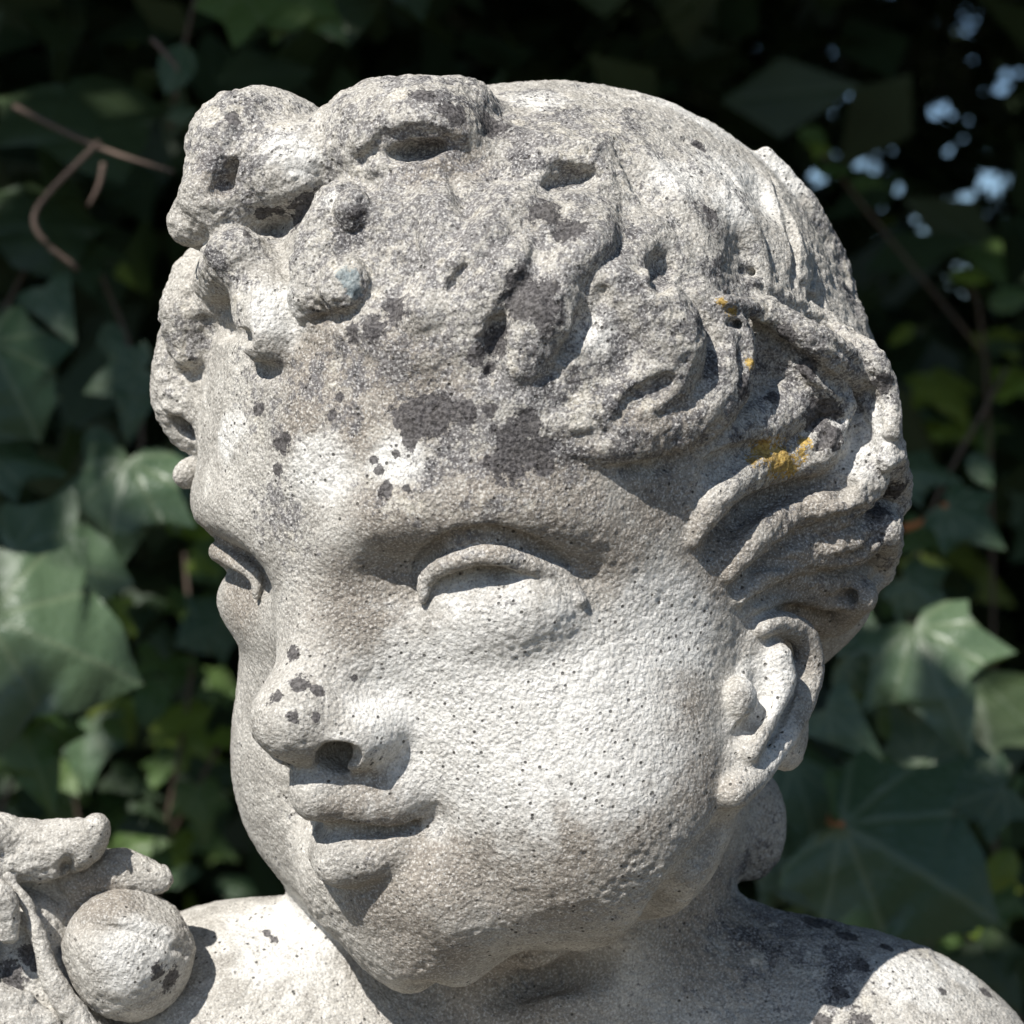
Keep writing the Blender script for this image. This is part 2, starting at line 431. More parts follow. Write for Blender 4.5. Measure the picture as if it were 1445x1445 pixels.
def locks(v,i):
    T=[ # pixel path, radii, inset
     ([(855,395),(908,430),(940,478),(930,532),(882,568),(825,592),(770,602)],[26,50,56,50,38,26,12],8),
     ([(985,420),(1018,472),(1008,538),(965,588),(905,614),(850,630),(800,634)],[24,44,50,46,36,24,8],4),
     ([(1078,448),(1112,495),(1118,550),(1082,590),(1034,612),(996,650),(968,708)],[28,46,48,38,30,26,10],0),
     ([(1150,520),(1172,585),(1150,628),(1098,646),(1040,666),(1000,708),(976,762)],[26,34,38,36,32,26,8],-4),
     ([(1212,530),(1226,600),(1216,668),(1172,706),(1112,722),(1058,754),(1024,810)],[26,36,38,36,33,29,10],-4),
     ([(1256,640),(1250,705),(1205,756),(1132,772),(1084,796),(1044,842)],[22,31,36,34,28,10],-2),
     ([(1252,745),(1232,798),(1180,826),(1115,822),(1064,852)],[20,31,34,28,10],-2),
     ([(1215,840),(1175,872),(1120,862)],[24,26,16],0),
     ([(715,380),(680,435),(660,490),(668,540)],[30,42,36,10],18),
     ([(795,380),(765,445),(742,508),(748,560)],[34,48,38,10],16),
     ([(620,385),(588,440),(570,482)],[26,34,12],20),
     ([(560,255),(536,300),(548,352)],[16,24,14],12),
     ([(640,262),(612,312),(622,372),(596,400)],[18,26,24,12],12),
     ([(705,268),(690,330),(652,378),(640,425)],[18,28,26,12],12),
     ([(775,295),(758,345),(716,385),(700,430)],[18,28,28,14],12),
     ([(860,290),(838,340),(802,372),(790,410)],[18,28,26,14],12),
     ([(925,300),(905,350),(870,388)],[18,28,18],12),
     ([(545,420),(520,470),(535,515)],[16,22,10],14),
     ([(880,190),(830,205),(760,195),(700,170)],[14,24,22,12],14),
     ([(930,195),(1005,255),(1058,330),(1085,405)],[14,24,26,18],12),
     ([(1088,212),(1148,290),(1188,380),(1215,450)],[14,22,26,20],12),
     ([(850,150),(905,215),(960,275),(990,340)],[12,22,24,14],14),
     ([(1000,170),(1080,250),(1120,330),(1140,420)],[12,18,22,14],14),
    ]
    for pts,r,o in T:
        v.cur=i;i+=1
        v.tube(v.hits(pts,o),r,k=11)
    v.cur=-1
    C=[([(872,590),(904,562),(940,543)],[10,19,16],-2,8),([(1045,462),(1052,500),(1049,535)],[9,13,8],-2,8),([(980,700),(1014,658),(1068,630)],[7,20,9],0,12),
       ([(1196,535),(1200,620),(1190,690)],[11,14,20],-2,8),([(1004,778),(1026,740),(1088,702),(1166,682)],[12,20,16,8],-2,14),
       ([(936,372),(934,402)],[17,14],0,10),([(850,412),(826,455),(793,502)],[8,17,6],0,12),([(1205,335),(1213,390),(1208,430)],[5,12,4],0,6),
       ([(880,660),(950,646),(1014,600)],[5,16,8],-2,12),([(1148,560),(1166,610),(1152,640)],[5,7,5],-4,8),([(1038,828),(1085,780),(1160,742),(1222,716)],[7,14,11,6],-2,12),
       ([(1098,500),(1142,560),(1130,618)],[4,8,5],-12,8),([(1056,850),(1110,834),(1180,848),(1242,812)],[6,12,12,6],-2,12),([(702,462),(692,525)],[12,5],4,16),([(640,400),(655,375)],[8,4],6,16),
       ([(1062,802),(1120,794),(1190,790),(1240,752)],[5,9,9,5],-2,10),([(1240,560),(1248,640)],[6,8],-2,8),
       ([(1080,235),(1112,300),(1122,400)],[5,9,5],0,8),([(868,200),(905,270),(932,300)],[4,9,4],0,10),([(1150,370),(1140,430)],[6,4],2,8),([(930,180),(1000,215),(1040,260)],[3,6,3],0,10),
       ([(735,300),(760,340),(750,370)],[5,10,4],0,12),([(640,250),(660,300)],[5,8],2,14)]
    for pts,r,o,k in C: v.tube(v.hits(pts,o),r,k=k,mode='cut')
    # head band
    v.cur=30
    v.tube(v.hits([(1020,428),(1085,445),(1160,495),(1218,540),(1246,595),(1252,650)],-5),[9,19,24,24,22,14],k=6)
    v.tube(v.hits([(1060,400),(1160,455),(1220,505),(1250,560),(1256,610)],-5),[6,14,18,18,12],k=8)
    v.tube(v.hits([(1060,424),(1160,476),(1222,524),(1250,580)],-8),[3,6,7,5],k=5,mode='cut')
    v.tube(v.hits([(1050,380),(1160,432),(1228,485)],0),[5,8,6],k=8,mode='cut')
    v.tube(v.hits([(1030,455),(1085,474),(1150,520),(1200,556)],2),[6,9,10,8],k=8,mode='cut')
    ear(v)
def ear(v):
    v.cur=31
    E=lambda l,pts:[HP(l,*p) for p in pts]
    v.ell(HP(376,1088,985),(34,58,112),rot(-16,0),k=24)
    v.tube(E(372,[(1045,1000),(1036,1060),(1030,1105)]),[44,40,34],k=24)
    v.tube(E(402,[(1078,888),(1094,880),(1112,882),(1136,902),(1143,952),(1124,1008),(1092,1060),(1062,1098),(1036,1118)]),[10,13,17,19,19,18,18,19,22],k=14)
    v.tube(E(408,[(1098,928),(1100,962),(1084,1006),(1058,1062)]),[19,22,17,14],k=8)
    v.tube(E(402,[(1124,925),(1119,965),(1102,1012),(1074,1062)]),[6,8,7,5],k=6,mode='cut')
    v.ell(HP(398,1046,985),(18,22,28),RH,k=12)
    v.tube(E(404,[(1070,935),(1074,985),(1054,1036)]),[13,16,12],k=8,mode='cut')
    v.tube(E(400,[(1048,1030),(1032,1050)]),[10,7],k=8,mode='cut')
    v.cur=32
    v.ell(P(1060,1162,170),(52,50,84),k=20); v.ell(P(1010,1180,150),(60,60,60),k=30)
# ---------------------------------------------------------------- statue: relief noise, colour masks, split into parts
def _h(ix,iy,iz,s):
    x=(ix.astype(np.int64)*73856093)^(iy.astype(np.int64)*19349663)^(iz.astype(np.int64)*83492791)^(s*2654435)
    x=(x^(x>>13))*1274126177&0x7fffffff; x=(x^(x>>16))*668265263&0x7fffffff
    return ((x>>8)&0xffff)/65535.0*2-1
def vnoise(Pt,size,seed=0):
    q=Pt/size+1000.37; i=np.floor(q).astype(np.int64); t=q-i; t=t*t*t*(t*(t*6-15)+10)
    r=0
    for dx in (0,1):
        wx=t[:,0] if dx else 1-t[:,0]
        for dy in (0,1):
            wy=t[:,1] if dy else 1-t[:,1]
            for dz in (0,1):
                wz=t[:,2] if dz else 1-t[:,2]
                r=r+wx*wy*wz*_h(i[:,0]+dx,i[:,1]+dy,i[:,2]+dz,seed)
    return r
def rotp(Pt,k):
    a=.7+k; c,s=math.cos(a),math.sin(a)
    return np.stack([Pt[:,0]*c-Pt[:,1]*s,Pt[:,0]*s*.8+Pt[:,1]*c*.8-Pt[:,2]*.6,Pt[:,0]*s*.6+Pt[:,1]*c*.6+Pt[:,2]*.8],-1)
def vert_normals(V,Q):
    a=V[Q[:,2]]-V[Q[:,0]]; b=V[Q[:,3]]-V[Q[:,1]]; n=np.cross(a,b); N=np.zeros_like(V)
    for k in range(4):
        for c in range(3): N[:,c]+=np.bincount(Q[:,k],n[:,c],len(V))
    return N/(np.linalg.norm(N,axis=1,keepdims=True)+1e-12)
def relax(V,Q,it=2):
    for _ in range(it):
        S=np.zeros_like(V); cnt=np.zeros(len(V))
        for k in range(4):
            for c in range(3): S[:,c]+=np.bincount(Q[:,k],V[Q[:,(k+1)%4],c],len(V))
            cnt+=np.bincount(Q[:,k],minlength=len(V))
        V=V*.5+.5*S/np.maximum(cnt,1)[:,None]
    return V
def roughen(V,Q,rough):
    """weathering in real geometry: rough is 0..1 per vertex"""
    N=vert_normals(V,Q)
    d=vnoise(V,60,1)*(.8+1.4*rough)+vnoise(rotp(V,1),27,2)*(.35+1.0*rough)+vnoise(rotp(V,2),15,3)*(.4+1.0*rough)+vnoise(rotp(V,3),7.5,4)*(.8+.9*rough)
    d*=.75+.5*np.clip(vnoise(rotp(V,6),110,8)+.5,0,1.2)
    p=vnoise(rotp(V,4),20,5); d-=np.maximum(p-.5,0)*5*rough
    V=V+N*d[:,None]
    return V,vert_normals(V,Q)
def mesh_of(name,V,Q,N,cols):
    me=bpy.data.meshes.new(name)
    me.vertices.add(len(V)); me.vertices.foreach_set('co',(V*U).astype(np.float32).ravel())
    me.loops.add(len(Q)*4); me.loops.foreach_set('vertex_index',Q.astype(np.int32).ravel())
    me.polygons.add(len(Q)); me.polygons.foreach_set('loop_start',np.arange(0,len(Q)*4,4,dtype=np.int32))
    me.polygons.foreach_set('use_smooth',np.ones(len(Q),bool))
    me.update()
    for nm,c in cols.items():
        a=me.attributes.new(nm,'FLOAT_COLOR','POINT'); a.data.foreach_set('color',np.concatenate([c,np.ones((len(c),1))],1).astype(np.float32).ravel())
    me.normals_split_custom_set_from_vertices(N.astype(np.float32).tolist() if False else [tuple(x) for x in N.tolist()])
    me.materials.append(STONE)
    return me
def sub(V,Q,N,cols,mask):
    Qs=Q[mask]; u,inv=np.unique(Qs,return_inverse=True)
    return V[u],inv.reshape(-1,4),N[u],{k:c[u] for k,c in cols.items()}
def blobs(vol,V,L):
    m=np.zeros(len(V))
    for x,y,r in L:
        p=vol.hit(x,y); rr=r*(CAMD+p[1])/CAMD
        d2=((V-p)**2).sum(1)/(rr*rr); m=np.maximum(m,np.exp(-d2*.7))
    return m
DARK=[(582,590,36),(618,585,36),(655,582,22),(690,578,12),(578,622,14),(725,620,32),(715,655,32),(745,600,26),(752,640,30),(768,660,16),(398,626,15),(366,578,13),(394,662,9),(535,662,10),(545,690,12),(528,650,7),(560,640,8),(575,690,8),
 (416,921,13),(425,965,14),(448,975,11),(388,985,13),(412,1012,9),(445,1012,9),(500,957,5),(432,292,24),(420,310,16),(385,298,14),(370,300,10),(350,330,9),(505,300,14),(470,585,9),(480,560,8),(745,425,40),(770,440,30),(705,480,26),(675,500,18),(688,520,12),(735,395,20),(805,330,26),(770,300,26),(560,440,26),(530,460,20),(500,470,14),
 (640,160,22),(690,180,26),(600,135,18),(1155,580,30),(1168,620,24),(1140,520,16),(1050,545,22),(1235,720,26),(1262,690,22),(1245,540,18),(1110,470,16),(985,208,12),(330,168,10),(1000,300,12),(1090,560,14),(1150,1300,26),(1195,1320,20),(1185,1400,14),(1390,1400,14),(1330,1400,8),(1215,1362,12),(1250,1335,10),(1160,1440,12),(375,1318,9),(388,1326,8),(1215,1440,20),(240,1380,20),(225,1370,16),(20,1380,26),(45,1350,18)]
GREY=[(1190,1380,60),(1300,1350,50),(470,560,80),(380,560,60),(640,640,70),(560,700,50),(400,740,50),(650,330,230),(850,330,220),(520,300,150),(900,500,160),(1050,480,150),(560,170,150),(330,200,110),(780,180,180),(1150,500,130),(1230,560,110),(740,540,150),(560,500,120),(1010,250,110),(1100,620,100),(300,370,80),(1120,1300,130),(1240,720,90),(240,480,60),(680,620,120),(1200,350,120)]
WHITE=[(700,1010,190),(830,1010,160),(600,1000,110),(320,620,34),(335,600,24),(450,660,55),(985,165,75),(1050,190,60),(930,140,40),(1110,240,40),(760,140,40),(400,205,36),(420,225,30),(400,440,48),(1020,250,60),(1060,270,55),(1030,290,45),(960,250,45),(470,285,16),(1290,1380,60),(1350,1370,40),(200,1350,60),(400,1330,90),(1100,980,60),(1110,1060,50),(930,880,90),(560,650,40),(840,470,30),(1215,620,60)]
OCHRE=[(1098,648,26),(1080,640,20),(1114,657,18),(1060,650,9),(1130,640,9),(1018,424,7),(1032,438,8),(1058,512,8),(1135,625,9)]
TAN=[(620,1230,90),(760,1240,110),(880,1160,80),(600,1340,80),(480,1150,40),(960,1000,60),(980,1100,70),(920,700,70),(640,760,60),(430,590,60),(500,600,60),(600,560,80),(700,690,70),(460,640,40),(800,680,80),(700,880,50),(740,900,50),(520,850,90),(720,895,60),(680,740,110),(560,740,80),(760,730,100),(860,780,80),(560,1130,90),(650,1180,120),(800,1190,110),(560,1290,90),(900,1080,80),(1000,780,90),(450,520,90),(560,530,90),(640,220,60),(600,230,50),(310,250,40),(1120,750,110),(1130,860,120),(1180,780,90),(950,620,80),(340,840,60),(320,770,60),(700,1380,150),(1000,1300,120),(150,1270,60),(450,450,30),(900,590,50)]  # under-eye blobs are painted shade; lower-face and socket blobs deepen contrast
VERD=[(492,392,16),(500,410,12)]
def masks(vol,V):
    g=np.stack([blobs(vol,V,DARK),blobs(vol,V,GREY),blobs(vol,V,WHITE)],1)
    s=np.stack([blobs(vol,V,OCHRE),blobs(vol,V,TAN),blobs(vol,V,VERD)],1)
    return {'growth':g,'stain_shade':s}
RES=2.8
v=Vol((-640,-640,-880),(780,520,660),RES)
base(v);face(v);hair(v)
V,Q,lab=v.mesh(); print('mesh',len(V),time.time()-T0)
V=relax(V,Q,1)
px,py=pix(V)
N0=vert_normals(V,Q)
# hair line on the near side
hx=[200,280,340,400,525,560,700,850,960,1030,1060]; hy=[640,600,520,525,500,500,560,620,690,800,880]
yh=np.interp(px,hx,hy); vis=(px<1062)&(V[:,1]<40)&(lab<=1)
lab=np.where(vis,np.where(py<yh,1,0),lab)
rough=np.clip((yh-py)/60+.5,0,1); rough=np.where(px>1060,np.clip((880-py)/60,0,1),rough); rough=np.where(py>1200,.35,rough)
dome=np.clip((px-880)/80,0,1)*np.clip((380-py)/60,0,1); rough*=1-.6*dome
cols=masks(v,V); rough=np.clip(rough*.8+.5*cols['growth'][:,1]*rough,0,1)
V,N=roughen(V,Q,rough)
print('masks',time.time()-T0)
statue=empty('cherub_statue',(0,0,0))
tag(statue,'weathered pale stone cherub with curly hair and bow, face turned to the left','statue')
ql=np.median(lab[Q],axis=1).astype(int) if False else lab[Q[:,0]]
def main_piece(Qs,n):
    """faces that belong to the largest connected piece"""
    u,inv=np.unique(Qs,return_inverse=True); inv=inv.reshape(-1,4); L=np.arange(len(u))
    while True:
        m=L[inv].min(1); L2=L.copy()
        for k in range(4): np.minimum.at(L2,inv[:,k],m)
        L2=L2[L2]
        if (L2==L).all(): break
        L=L2
    fl=L[inv[:,0]]; return fl==np.bincount(fl).argmax()
for k in sorted(set(ql.tolist())):
    if k in (0,1,4,31): continue
    ix=np.nonzero(ql==k)[0]; ql[ix[~main_piece(Q[ix],len(V))]]=1
NAME={2:'hair_bow',3:'hair_bow',5:'hair_knot',30:'headband'}
hairo=None
groups=[(np.isin(ql,(0,31)),'body',0),(np.isin(ql,(1,4)),'hair',0)]+[(ql==k,NAME.get(k,'curl'),1) for k in sorted(set(ql.tolist())) if k not in (0,1,4,31)]
for m,nm,deep in groups:
    if m.sum()<20: continue
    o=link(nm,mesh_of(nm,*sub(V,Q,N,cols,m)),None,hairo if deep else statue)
    if nm=='hair': hairo=o
# garland of fruit and leaves against the shoulder
def carve(name,lo,hi,fn,h,rough,parent=statue,relaxn=1):
    g=Vol(lo,hi,h); g.cur=0; fn(g)
    V,Q,_=g.mesh(); V=relax(V,Q,relaxn); c=masks(g,V)
    V,N=roughen(V,Q,np.full(len(V),rough)); return link(name,mesh_of(name,V,Q,N,c),None,parent)
fy=v.hit(215,1400)[1]
FC=P(180,1346,fy-40)
def fruit(g):
    g.ell(FC,(92,90,92),k=0,far=200)
    g.dent(FC+np.array([-18,-85,25]),(50,50,40),-10); g.dent(FC+np.array([70,-50,-40]),(40,40,40),13); g.dent(FC+np.array([40,-40,70]),(40,40,30),11); g.dent(FC+np.array([-70,-40,-30]),(44,44,44),10); g.tube([FC+np.array(a) for a in ((-80,-45,50),(-20,-72,48),(50,-66,30),(85,-30,5))],[3,5,5,3],k=14,mode='cut')
carve('fruit',FC-130,FC+130,fruit,3.2,.6)
LY=FC[1]
def leaf_a(g):
    g.ell(P(15,1200,LY-10),(122,36,46),rot(-30,0,np.eye(3)),k=0,far=200)
    g.ell(P(100,1190,LY-24),(50,30,34),rot(-25,0,np.eye(3)),k=14)
    g.ell(P(136,1172,LY-34),(17,26,22),k=12)
    g.ell(P(-30,1178,LY-10),(60,60,32),k=20)
    g.tube([P(70,1235,LY+70),P(115,1252,LY+70),P(80,1300,LY+80)],[50,46,46],k=20)
    g.tube([P(-20,1168,LY-66),P(50,1182,LY-66),P(110,1176,LY-62)],[3,5,3],k=16,mode='cut')
    g.tube([P(20,1246,LY-50),P(34,1252,LY-40)],[9,7],k=10,mode='cut'); g.tube([P(96,1218,LY-60),P(92,1224,LY-20)],[9,9],k=10,mode='cut')
def leaf_b(g):
    g.tube([P(110,1235,LY+40),P(170,1232,LY+20),P(222,1240,LY+10)],[34,34,22],k=12)
    g.tube([P(120,1262,LY+45),P(180,1268,LY+35),P(222,1250,LY+15)],[26,22,11],k=14)
    g.tube([P(178,1210,LY-8),P(192,1240,LY-6)],[4,3],k=8,mode='cut'); g.tube([P(210,1222,LY-4),P(214,1248,LY-4)],[3,3],k=6,mode='cut')
def rib(g):
    g.tube([P(12,1236,LY-40),P(42,1285,LY-38),P(58,1335,LY-36),P(78,1392,LY-40),P(118,1450,LY-44),P(150,1510,LY-40)],[9,10,12,17,22,22],k=8)
    g.tube([P(40,1300,LY+40),P(60,1380,LY+40),P(90,1460,LY+40)],[50,60,70],k=20)
def leaf_c(g):
    g.tube([P(-40,1270,LY-60),P(0,1272,LY-62),P(10,1318,LY-60)],[34,26,16],k=14)
    g.tube([P(-50,1400,LY-40),P(0,1410,LY-44),P(38,1408,LY-40)],[24,22,12],k=14)
    g.tube([P(-50,1450,LY-30),P(20,1445,LY-34),P(70,1450,LY-30)],[44,40,26],k=14)
    g.tube([P(-60,1340,LY+50),P(20,1350,LY+60)],[70,50],k=20)
B=lambda x0,y0,x1,y1,a,b:(P(x0,y1,LY+b)-20,P(x1,y0,LY+a)+np.array([20,0,20]))
def bb(x0,y0,x1,y1,a,b): return (min(P(x0,0,LY+a)[0],P(x0,0,LY+b)[0]),LY+a,min(P(0,y1,LY+a)[2],P(0,y1,LY+b)[2])),(max(P(x1,0,LY+a)[0],P(x1,0,LY+b)[0]),LY+b,max(P(0,y0,LY+a)[2],P(0,y0,LY+b)[2]))
carve('carved_leaf',*bb(-110,1120,200,1380,-130,150),leaf_a,3.0,1.)
carve('carved_leaf',*bb(60,1180,270,1310,-60,120),leaf_b,3.0,1.)
carve('carved_stem',*bb(-40,1200,230,1560,-110,140),rib,3.2,1.)
carve('carved_leaf',*bb(-150,1210,130,1520,-140,140),leaf_c,3.2,1.)
print('statue',time.time()-T0)
# pedestal under the bust, below the frame
def revolve(name,prof,loc,mat,parent=None,n=32,sx=1,sy=1):
    Vv=[];F=[]
    for z,r in prof:
        for k in range(n):
            a=2*math.pi*k/n; e=4
            cx,sy_=math.cos(a),math.sin(a); s_=(abs(cx)**e+abs(sy_)**e)**(-1/e)
            Vv.append((loc[0]+r*cx*s_*sx,loc[1]+r*sy_*s_*sy,loc[2]+z))
    for i in range(len(prof)-1):
        for k in range(n): F.append((i*n+k,i*n+(k+1)%n,(i+1)*n+(k+1)%n,(i+1)*n+k))
    F.append(tuple(range((len(prof)-1)*n,len(prof)*n)))
    me=bpy.data.meshes.new(name); me.from_pydata(Vv,[],F); me.update(); return link(name,me,mat,parent)
revolve('pedestal',[(-1.5,.26),(-1.42,.26),(-1.40,.22),(-.45,.20),(-.43,.25),(-.36,.26),(-.34,.22),(-.2,.2)],(.0,.03,0),STONE,statue,sx=.95,sy=.5)
# ---------------------------------------------------------------- planting behind the statue
import random
R=random.Random(11)
def leaf_mat(name,c1,c2,vein,rough,trans):
    t=NT(name); uv=t.n('UVMap').outputs[0]; sep=t.n('SeparateXYZ',{0:uv})
    x=t.math('ABSOLUTE',sep.outputs[0]); y=sep.outputs[1]
    best=None
    for a in (90,52,18,-25):
        dx,dy=math.cos(math.radians(a)),math.sin(math.radians(a))
        d=t.math('ABSOLUTE',t.math('SUBTRACT',t.math('MULTIPLY',x,dy),t.math('MULTIPLY',y,dx)))
        al=t.math('ADD',t.math('MULTIPLY',x,dx),t.math('MULTIPLY',y,dy))
        d=t.math('ADD',d,t.math('MULTIPLY',t.math('LESS_THAN',al,0.0),1.0))
        best=d if best is None else t.math('MINIMUM',best,d)
    v=t.ss(best,.04,.0)
    pos=t.n('TexCoord').outputs['Object']; n=t.noise(pos,9,4,.6); oi=t.n('ObjectInfo').outputs['Random']
    col=t.mix(t.ss(t.math('ADD',t.math('MULTIPLY',n,.7),t.math('MULTIPLY',oi,.4)),.35,.75),c1,c2)
    col=t.mix(t.math('MULTIPLY',v,.5),col,vein)
    bp=t.n('Bump',{'Height':t.math('ADD',t.math('MULTIPLY',v,-.5),t.noise(pos,22,3)),'Strength':.35,'Distance':.004})
    b=t.n('BsdfPrincipled',{'Base Color':col,'Roughness':rough,'Normal':bp.outputs[0]})
    tr=t.n('BsdfTranslucent',{'Color':t.mix(.5,col,rgb(.16,.26,.03))})
    m=t.n('MixShader',{0:trans,1:b,2:tr}); t.n('OutputMaterial',{0:m}); return t.m
IVY=leaf_mat('ivy_leaf',rgb(.046,.086,.040),rgb(.080,.125,.068),rgb(.15,.19,.11),.36,.14)
MID=leaf_mat('green_leaf',rgb(.06,.115,.03),rgb(.10,.16,.045),rgb(.15,.2,.08),.4,.25)
YOUNG=leaf_mat('young_leaf',rgb(.15,.23,.03),rgb(.24,.30,.05),rgb(.2,.26,.08),.45,.4)
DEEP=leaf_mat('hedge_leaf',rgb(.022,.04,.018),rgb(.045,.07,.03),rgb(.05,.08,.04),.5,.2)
def plain(name,c,rough=.8,sc_=40):
    t=NT(name); n=t.noise(t.n('TexCoord').outputs['Object'],sc_,5,.65)
    col=t.mix(n,tuple(x*.6 for x in c)+(1,),tuple(min(1,x*1.4) for x in c)+(1,))
    b=t.n('BsdfPrincipled',{'Base Color':col,'Roughness':rough}); t.n('OutputMaterial',{0:b}); return t.m
BARK=plain('bark',(.10,.07,.05)); STALK=plain('orange_stalk',(.42,.16,.06),.5); TWIG=plain('dry_twig',(.13,.09,.07)); SOIL=plain('soil',(.09,.075,.05),.95,8)
OUT={ # half outlines, base to tip
 'ivy':[(0,0),(.10,-.10),(.26,-.15),(.44,-.10),(.40,.06),(.44,.17),(.62,.42),(.44,.45),(.30,.47),(.25,.58),(.14,.82),(0,1.05)],
 'maple':[(0,0),(.13,-.14),(.34,-.20),(.50,-.16),(.47,0),(.52,.14),(.60,.24),(.76,.40),(.60,.46),(.46,.50),(.40,.62),(.30,.80),(.16,.92),(0,1.08)],
 'oval':[(0,0),(.10,.03),(.22,.12),(.31,.26),(.34,.42),(.31,.58),(.23,.76),(.11,.92),(0,1.02)],
 'tri':[(0,0),(.14,-.08),(.34,-.12),(.46,-.04),(.38,.12),(.28,.36),(.18,.62),(.09,.84),(0,1.0)]}
def leaf_mesh(kind,curl,fold,wave,mat,seed=0):
    r=random.Random(seed); o=OUT[kind]; n=len(o); Vv=[];F=[];UV=[]
    for side in (-1,1):
        for j in range(4):
            w=j/3
            for i,(a,b) in enumerate(o):
                ym=max(0,min(1,(i/(n-1))))*1.0
                x=side*a*w; y=ym*(1-w)*1.0+b*w
                z=-curl*(y-.3)**2-fold*abs(x)*(1 if fold>0 else 1)-.25*x*x*curl+wave*w*math.sin(i*1.9+seed+side)
                Vv.append((x,y,z)); UV.append((x,y))
    m=4*n
    for s in (0,1):
        for j in range(3):
            for i in range(n-1):
                a=s*m+j*n+i; q=(a,a+1,a+n+1,a+n); F.append(q if s==0 else q[::-1])
    me=bpy.data.meshes.new('leaf'); me.from_pydata(Vv,[],F)
    ul=me.uv_layers.new(name='UVMap')
    li=np.zeros(len(me.loops),np.int32); me.loops.foreach_get('vertex_index',li); ul.data.foreach_set('uv',np.array(UV)[li].astype(np.float32).ravel())
    me.polygons.foreach_set('use_smooth',np.ones(len(F),bool)); me.materials.append(mat); me.update(); return me
MESH={}
def get_leaf(kind,mat,var):
    k=(kind,mat.name,var)
    if k not in MESH: MESH[k]=leaf_mesh(kind,(.25,.45,.1)[var%3],(.12,.28,.02)[var%3],(.03,.05,.04)[var%3],mat,var)
    return MESH[k]
BACK=1200   # the planting starts this much further back
def W(px,py,Y): return Vector(P(px,py,Y)*U)
def tube_mesh(name,pts,r,mat,parent=None,n=7,label=None):
    Pp,rr=spline(np.array([list(p) for p in pts],float),np.array(r,float),4); Vv=[];F=[]
    for i in range(len(Pp)):
        d=Vector(Pp[min(i+1,len(Pp)-1)]-Pp[max(i-1,0)]).normalized(); s=d.orthogonal().normalized(); t=d.cross(s)
        for k in range(n):
            a=2*math.pi*k/n; Vv.append(tuple(Vector(Pp[i])+(s*math.cos(a)+t*math.sin(a))*rr[i]))
    for i in range(len(Pp)-1):
        for k in range(n): F.append((i*n+k,i*n+(k+1)%n,(i+1)*n+(k+1)%n,(i+1)*n+k))
    F+= [tuple(range(n))[::-1],tuple(range((len(Pp)-1)*n,len(Pp)*n))]
    me=bpy.data.meshes.new(name); me.from_pydata(Vv,[],F); me.polygons.foreach_set('use_smooth',np.ones(len(F),bool)); me.update()
    return link(name,me,mat,parent)
def put_leaf(parent,px,py,Y0,size,ang,pitch,yaw,kind='ivy',mat=None,var=0,stalk=None):
    """leaf whose stalk end is at (px,py); ang = direction of its tip in the picture, degrees from right, anticlockwise"""
    Y=Y0+BACK; stalk=stalk and (stalk[0],stalk[1],stalk[2]+BACK)
    mat=mat or IVY; me=get_leaf(kind,mat,var)
    o=bpy.data.objects.new('leaf',me); C.objects.link(o); o.parent=parent
    s=size*U*(CAMD+Y)/CAMD
    # leaf local: y = tip, z = face normal. Stand it up facing the viewer, then turn
    M=Matrix.Translation(W(px,py,Y)-parent.location)@Matrix.Rotation(math.radians(yaw),4,'Z')@Matrix.Rotation(math.radians(pitch),4,'X')@Matrix.Rotation(math.radians(ang-90),4,Vector((0,-1,0)))@Matrix.Rotation(math.radians(90),4,'X')@Matrix.Scale(s,4)
    o.matrix_local=M
    if stalk:
        a=np.array(W(px,py,Y)-parent.location); b=np.array(W(*stalk)-parent.location)
        inv=M.inverted(); q=[inv@Vector(x) for x in (a,(a+b)/2+np.array([0,.004,-.003]),b)]
        tube_mesh('stalk',q,[x*U*(CAMD+Y)/CAMD/s for x in (4.5,4.5,6)],STALK,o)
    return o
def vine(name,label,cat,base,leaves,stems,group=None):
    e=empty(name,W(*base)); tag(e,label,cat,group)
    for st in stems: tube_mesh('stem',[W(p[0],p[1],p[2]+BACK)-e.location for p in st],[.0016]*len(st),BARK,e)
    for L in leaves: put_leaf(e,*L[:7],**(L[7] if len(L)>7 else {}))
    return e
o=dict
vine('ivy_plant','climbing ivy with large grey-green lobed leaves left of the stone face','ivy',(-60,1300,2300),[
 (-20,870,1500,225,-22,-12,12,o(kind='maple',var=1)),(15,780,1800,165,-12,-20,10,o(kind='maple',var=0)),
 (180,645,2000,175,-100,-14,-8,o(kind='ivy',var=1)),(-18,480,1900,150,-62,-8,18,o(kind='maple',var=0)),(62,405,2300,95,-62,-18,5,o(kind='tri',var=0)),
 (205,520,2300,95,-160,-15,-12,o(kind='ivy',var=2)),(190,560,2200,70,-100,-10,0,o(kind='tri',var=1)),(-10,645,2000,100,-8,-38,8,o(kind='ivy',var=1)),
 (150,455,2500,60,-70,-20,-10,o(kind='oval',var=0)),(240,640,2500,110,-80,-15,-20,o(kind='ivy',var=0)),(60,735,2100,80,-30,-30,0,o(kind='ivy',var=2)),
 (130,600,2150,70,-70,-20,10,o(kind='oval',var=1)),(20,1000,1700,150,-70,-20,15,o(kind='ivy',var=1,mat=MID)),(-30,600,2400,120,20,-10,10,o(kind='ivy',var=2)),
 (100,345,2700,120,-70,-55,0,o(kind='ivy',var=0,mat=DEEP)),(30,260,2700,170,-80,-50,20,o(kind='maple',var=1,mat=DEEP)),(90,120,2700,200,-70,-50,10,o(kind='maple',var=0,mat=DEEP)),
 ],[[(-60,1300,2300),(40,1050,2500),(160,800,2600),(200,560,2700),(120,330,2900)],[(40,1050,2500),(-30,820,2400),(-40,560,2500),(60,330,2800)]])
